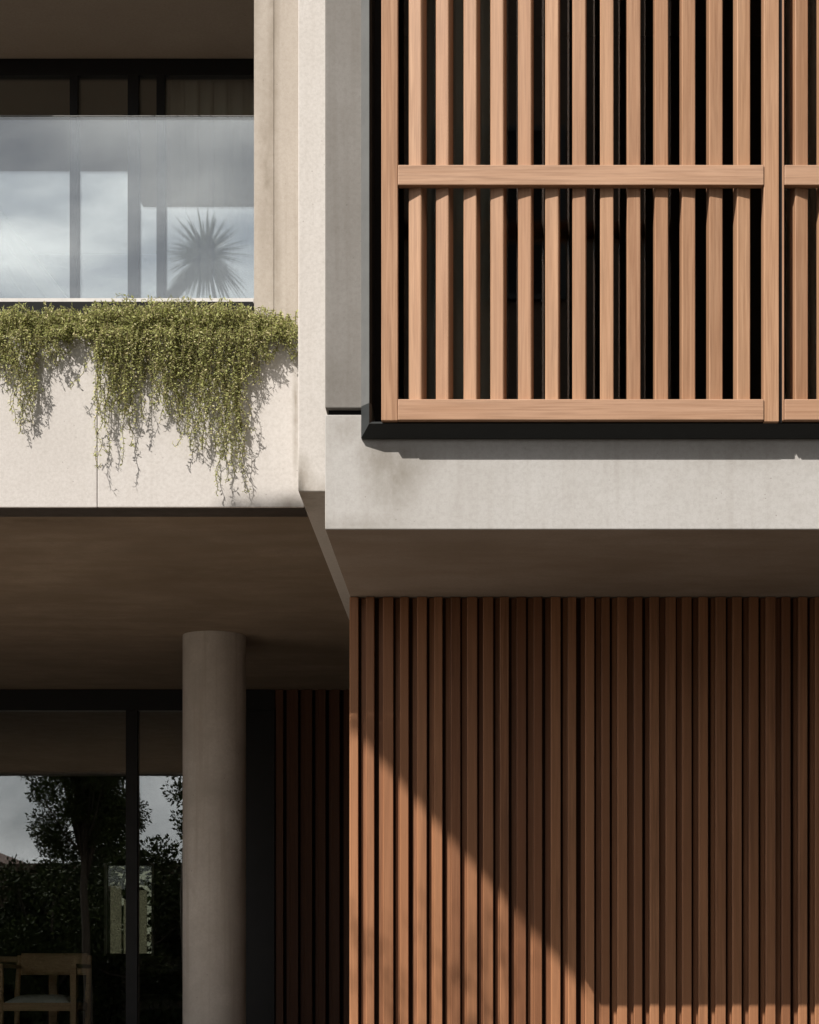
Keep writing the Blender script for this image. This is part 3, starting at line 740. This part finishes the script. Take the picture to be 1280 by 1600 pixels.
# garden tree beside the house: its long branch is added out of view, shaped to shade the cladding
gt = tree(-7.6, 2.7, 9.2, 5.4, 1.0, "garden tree left of the house with an unseen branch shaped to shade the cladding", 35, nb=26, per=160, size=0.07)
r = np.random.default_rng(61); K = 5.9
def sunward(px, py, k=K):      # the point k metres nearer the street from which the sun throws its shadow there on the cladding
    return np.array([X(px, YCLAD) - 0.873 * k, YCLAD - k, Z(py, YCLAD) + 1.421 * k])
Q0, Q2 = sunward(546, 1122), sunward(940, 1572)
bt = MB(); bt.tube([(-7.6, 2.7, 6.4), (-7.0, 2.68, 8.9), tuple(sunward(380, 1400)), tuple(sunward(470, 1230)), tuple(Q0), tuple(Q0*0.5 + Q2*0.5), tuple(Q2)], [0.06, 0.045, 0.035, 0.025, 0.02, 0.014, 0.006], 8)
bt.build("shade_bough", MAT['bark'], gt, smooth=True)  # added limb, running along the edge of the wanted shadow
P = []; T = []
for i in range(4600):  # leaf band added along sun rays to fill the slanting shadow
    t_ = r.uniform(0.03, 0.9); w_max = 140 * min(1, t_ / 0.24) * (1 - max(0, (t_ - 0.24) / 0.76)); dv = r.random() * w_max * (0.87 if t_ < 0.22 else 1.13)
    p = sunward(540 + 400*t_, max(1107 + 465*t_ - dv, 1102 - 0.15 * max(0, t_ - 0.3) * 400), K + r.normal() * 0.06); P.append(p); T.append(np.array([0.7, r.normal()*0.3, -0.75 + r.normal()*0.3]))
for i in range(260):           # sparse sprays lower down
    c = [(600, 1560), (690, 1500), (740, 1590), (560, 1480), (650, 1640), (770, 1480)][int(r.integers(6))]
    P.append(sunward(c[0] + r.normal()*26, c[1] + r.normal()*40, K + r.normal()*0.25)); T.append(r.normal(size=3))
ln = r.uniform(0.035, 0.06, len(P)); V, Fc = leaves(P, T, ln, ln*0.5, r)
fast_mesh("shade_spray", V, Fc, MAT['tree'], gt)

# spiky palm mirrored in the balcony glazing
r = np.random.default_rng(41)
YPALM = 7.9; dpalm = 2*YUP - YPALM + 0.06
pc = Vector((X(322, dpalm), YPALM, Z(402, dpalm)))
palm = tag(empty("palm_tree", (-2.75, YPALM, ZFLOOR)), "spiky palm mirrored in the balcony glazing in front of the pale curtain", "tree")
t = MB(); t.tube([(-2.75, YPALM, ZFLOOR - 0.02), (-2.82, YPALM, 2.5), (-2.7, YPALM, 4.9), (-2.36, YPALM, 5.65), tuple(pc)], [0.085, 0.06, 0.05, 0.045, 0.04], 12); t.build("trunk", MAT['bark'], palm, smooth=True)
V = []; Fc = []
for i in range(260):
    d = r.normal(size=3); d[2] = d[2] * 0.9 + 0.12; d /= np.linalg.norm(d); Lf = r.uniform(0.2, 0.31); side = np.cross(d, [0, 0, 1.0]) + r.normal(size=3)*0.3; side -= d*np.dot(side, d); side /= np.linalg.norm(side) + 1e-9
    pts = []
    for k in range(5):
        f_ = k / 4; p = np.array(pc) + d * (0.02 + Lf * f_) + np.array([0, 0, -0.05 * f_ * f_ * (1.2 - d[2])]); w = 0.0105 * (1 - f_ ** 2 * 0.95)
        pts.append((p + side * w, p - side * w))
    for k in range(4):
        n0 = len(V); V += [pts[k][0], pts[k][1], pts[k+1][1], pts[k+1][0]]; Fc.append((n0, n0+1, n0+2, n0+3))
fast_mesh("crown", np.array(V), np.array(Fc), MAT['palm'], palm)

# hedge along the street, garden hedge behind the house
def hedge(name, x0, x1, y, h, d, label, seed, size, n):
    r = np.random.default_rng(seed); root = tag(empty(name, ((x0+x1)/2, y, 0)), label, "hedge")
    P = np.stack([r.uniform(x0, x1, n), y + r.normal(size=n) * d * 0.45, np.zeros(n)], 1)
    top = h * (0.86 + 0.10*np.sin(P[:, 0]*1.3) + 0.07*np.sin(P[:, 0]*3.7 + 1) + 0.05*np.sin(P[:, 0]*9))
    P[:, 2] = top * r.random(n) ** 0.7
    T = r.normal(size=(n, 3)); ln = r.uniform(0.6, 1.3, n) * size
    V, Fc = leaves(P, T, ln, ln*0.55, r); fast_mesh("foliage", V, Fc, MAT['hedge'], root)
    s_ = MB()
    for k in range(int((x1 - x0) / 0.8)): s_.tube([(x0 + 0.4 + k*0.8, y, -0.02), (x0 + 0.45 + k*0.8, y + 0.05, h*0.7)], [0.04, 0.015], 6)
    s_.build("stem", MAT['bark'], root)
    return root
hedge("hedge", -16, 10, -16.8, 4.7, 1.3, "tall dark hedge mirrored low in the porch glazing", 51, 0.16, 80000)
hedge("garden_hedge", -9, 0, 27.0, 4.6, 1.0, "sunlit garden hedge seen through the small back window", 52, 0.14, 16000)

# neighbouring house across the street
nh = tag(empty("neighbour_house", (-14.5, -22, 0)), "plain neighbouring house mirrored faintly at the left edge of the porch glazing", "house")
MB().box(-18.5, -11.2, -26, -20, 0, 4.3).build("wall", MAT['render'], nh)
MB().prism([(-19.0, 4.31), (-10.7, 4.31), (-14.8, 6.0)], -26.3, -19.7, 'y').build("roof", MAT['tiles'], nh)
for wx in (-17.2, -14.9, -12.9):
    wf = MB().box(wx, wx + 1.1, -19.999, -19.96, 1.6, 3.0).build("window", MAT['rail'], nh)
    MB().box(wx + 0.07, wx + 1.03, -19.9595, -19.95, 1.67, 2.93).build("pane", MAT['deep'], wf)

# light-blocking wall added behind the hedge, trellis behind the house, skylight-blocking mass added across the street
MAT['brick'] = plain("dark_brick", (0.11, 0.075, 0.055), 0.9, 0.2, var=0.4, scale=20)
tag(MB().box(-19, 9, -18.2, -18.0, 0, 4.45).build("hedge_light_block", MAT['brick']), "dark brick wall added behind the tall mirrored hedge to block light through it", "wall")
tr = tag(empty("trellis", (-4.5, 23.4, 0)), "pale timber trellis fence seen through the small back window", "fence")
b = MB()
for k in range(26): b.box(-6.6 + k*0.17, -6.6 + k*0.17 + (0.10 if k % 3 else 0.14), 23.4, 23.43, 0.1, 2.65 + 0.25 * ((k * 7) % 5) / 5)
for zz in (0.4, 1.6, 2.2): b.box(-6.7, -2.1, 23.431, 23.47, zz, zz + 0.08)
b.build("lattice_panel", MAT['render'], tr)
ab = tag(empty("skylight_blocker", (9, -14, 0)), "unseen dark brick block added across the street to cut skylight on the house", "building")  # out of view, added to darken the sky seen by the cladding
MB().box(-2.75, 24, -22, -8, 0, 19).build("wall", MAT['brick'], ab)
MB().box(-2.8, 24.2, -22.2, -7.8, 19.002, 19.4).build("roof", MAT['roof'], ab)
for wx in range(6):
    for wz in range(4):
        wf = MB().ring(-0.8 + wx*4.0, 0.8 + wx*4.0, -7.999, -7.93, 2.0 + wz*3.8, 4.0 + wz*3.8, 0.06, 0.06, 0.06, 0.06).build("window", MAT['black'], ab)
        MB().box(-0.74 + wx*4.0, 0.74 + wx*4.0, -7.998, -7.96, 2.06 + wz*3.8, 3.94 + wz*3.8).build("pane", MAT['deep'], wf)
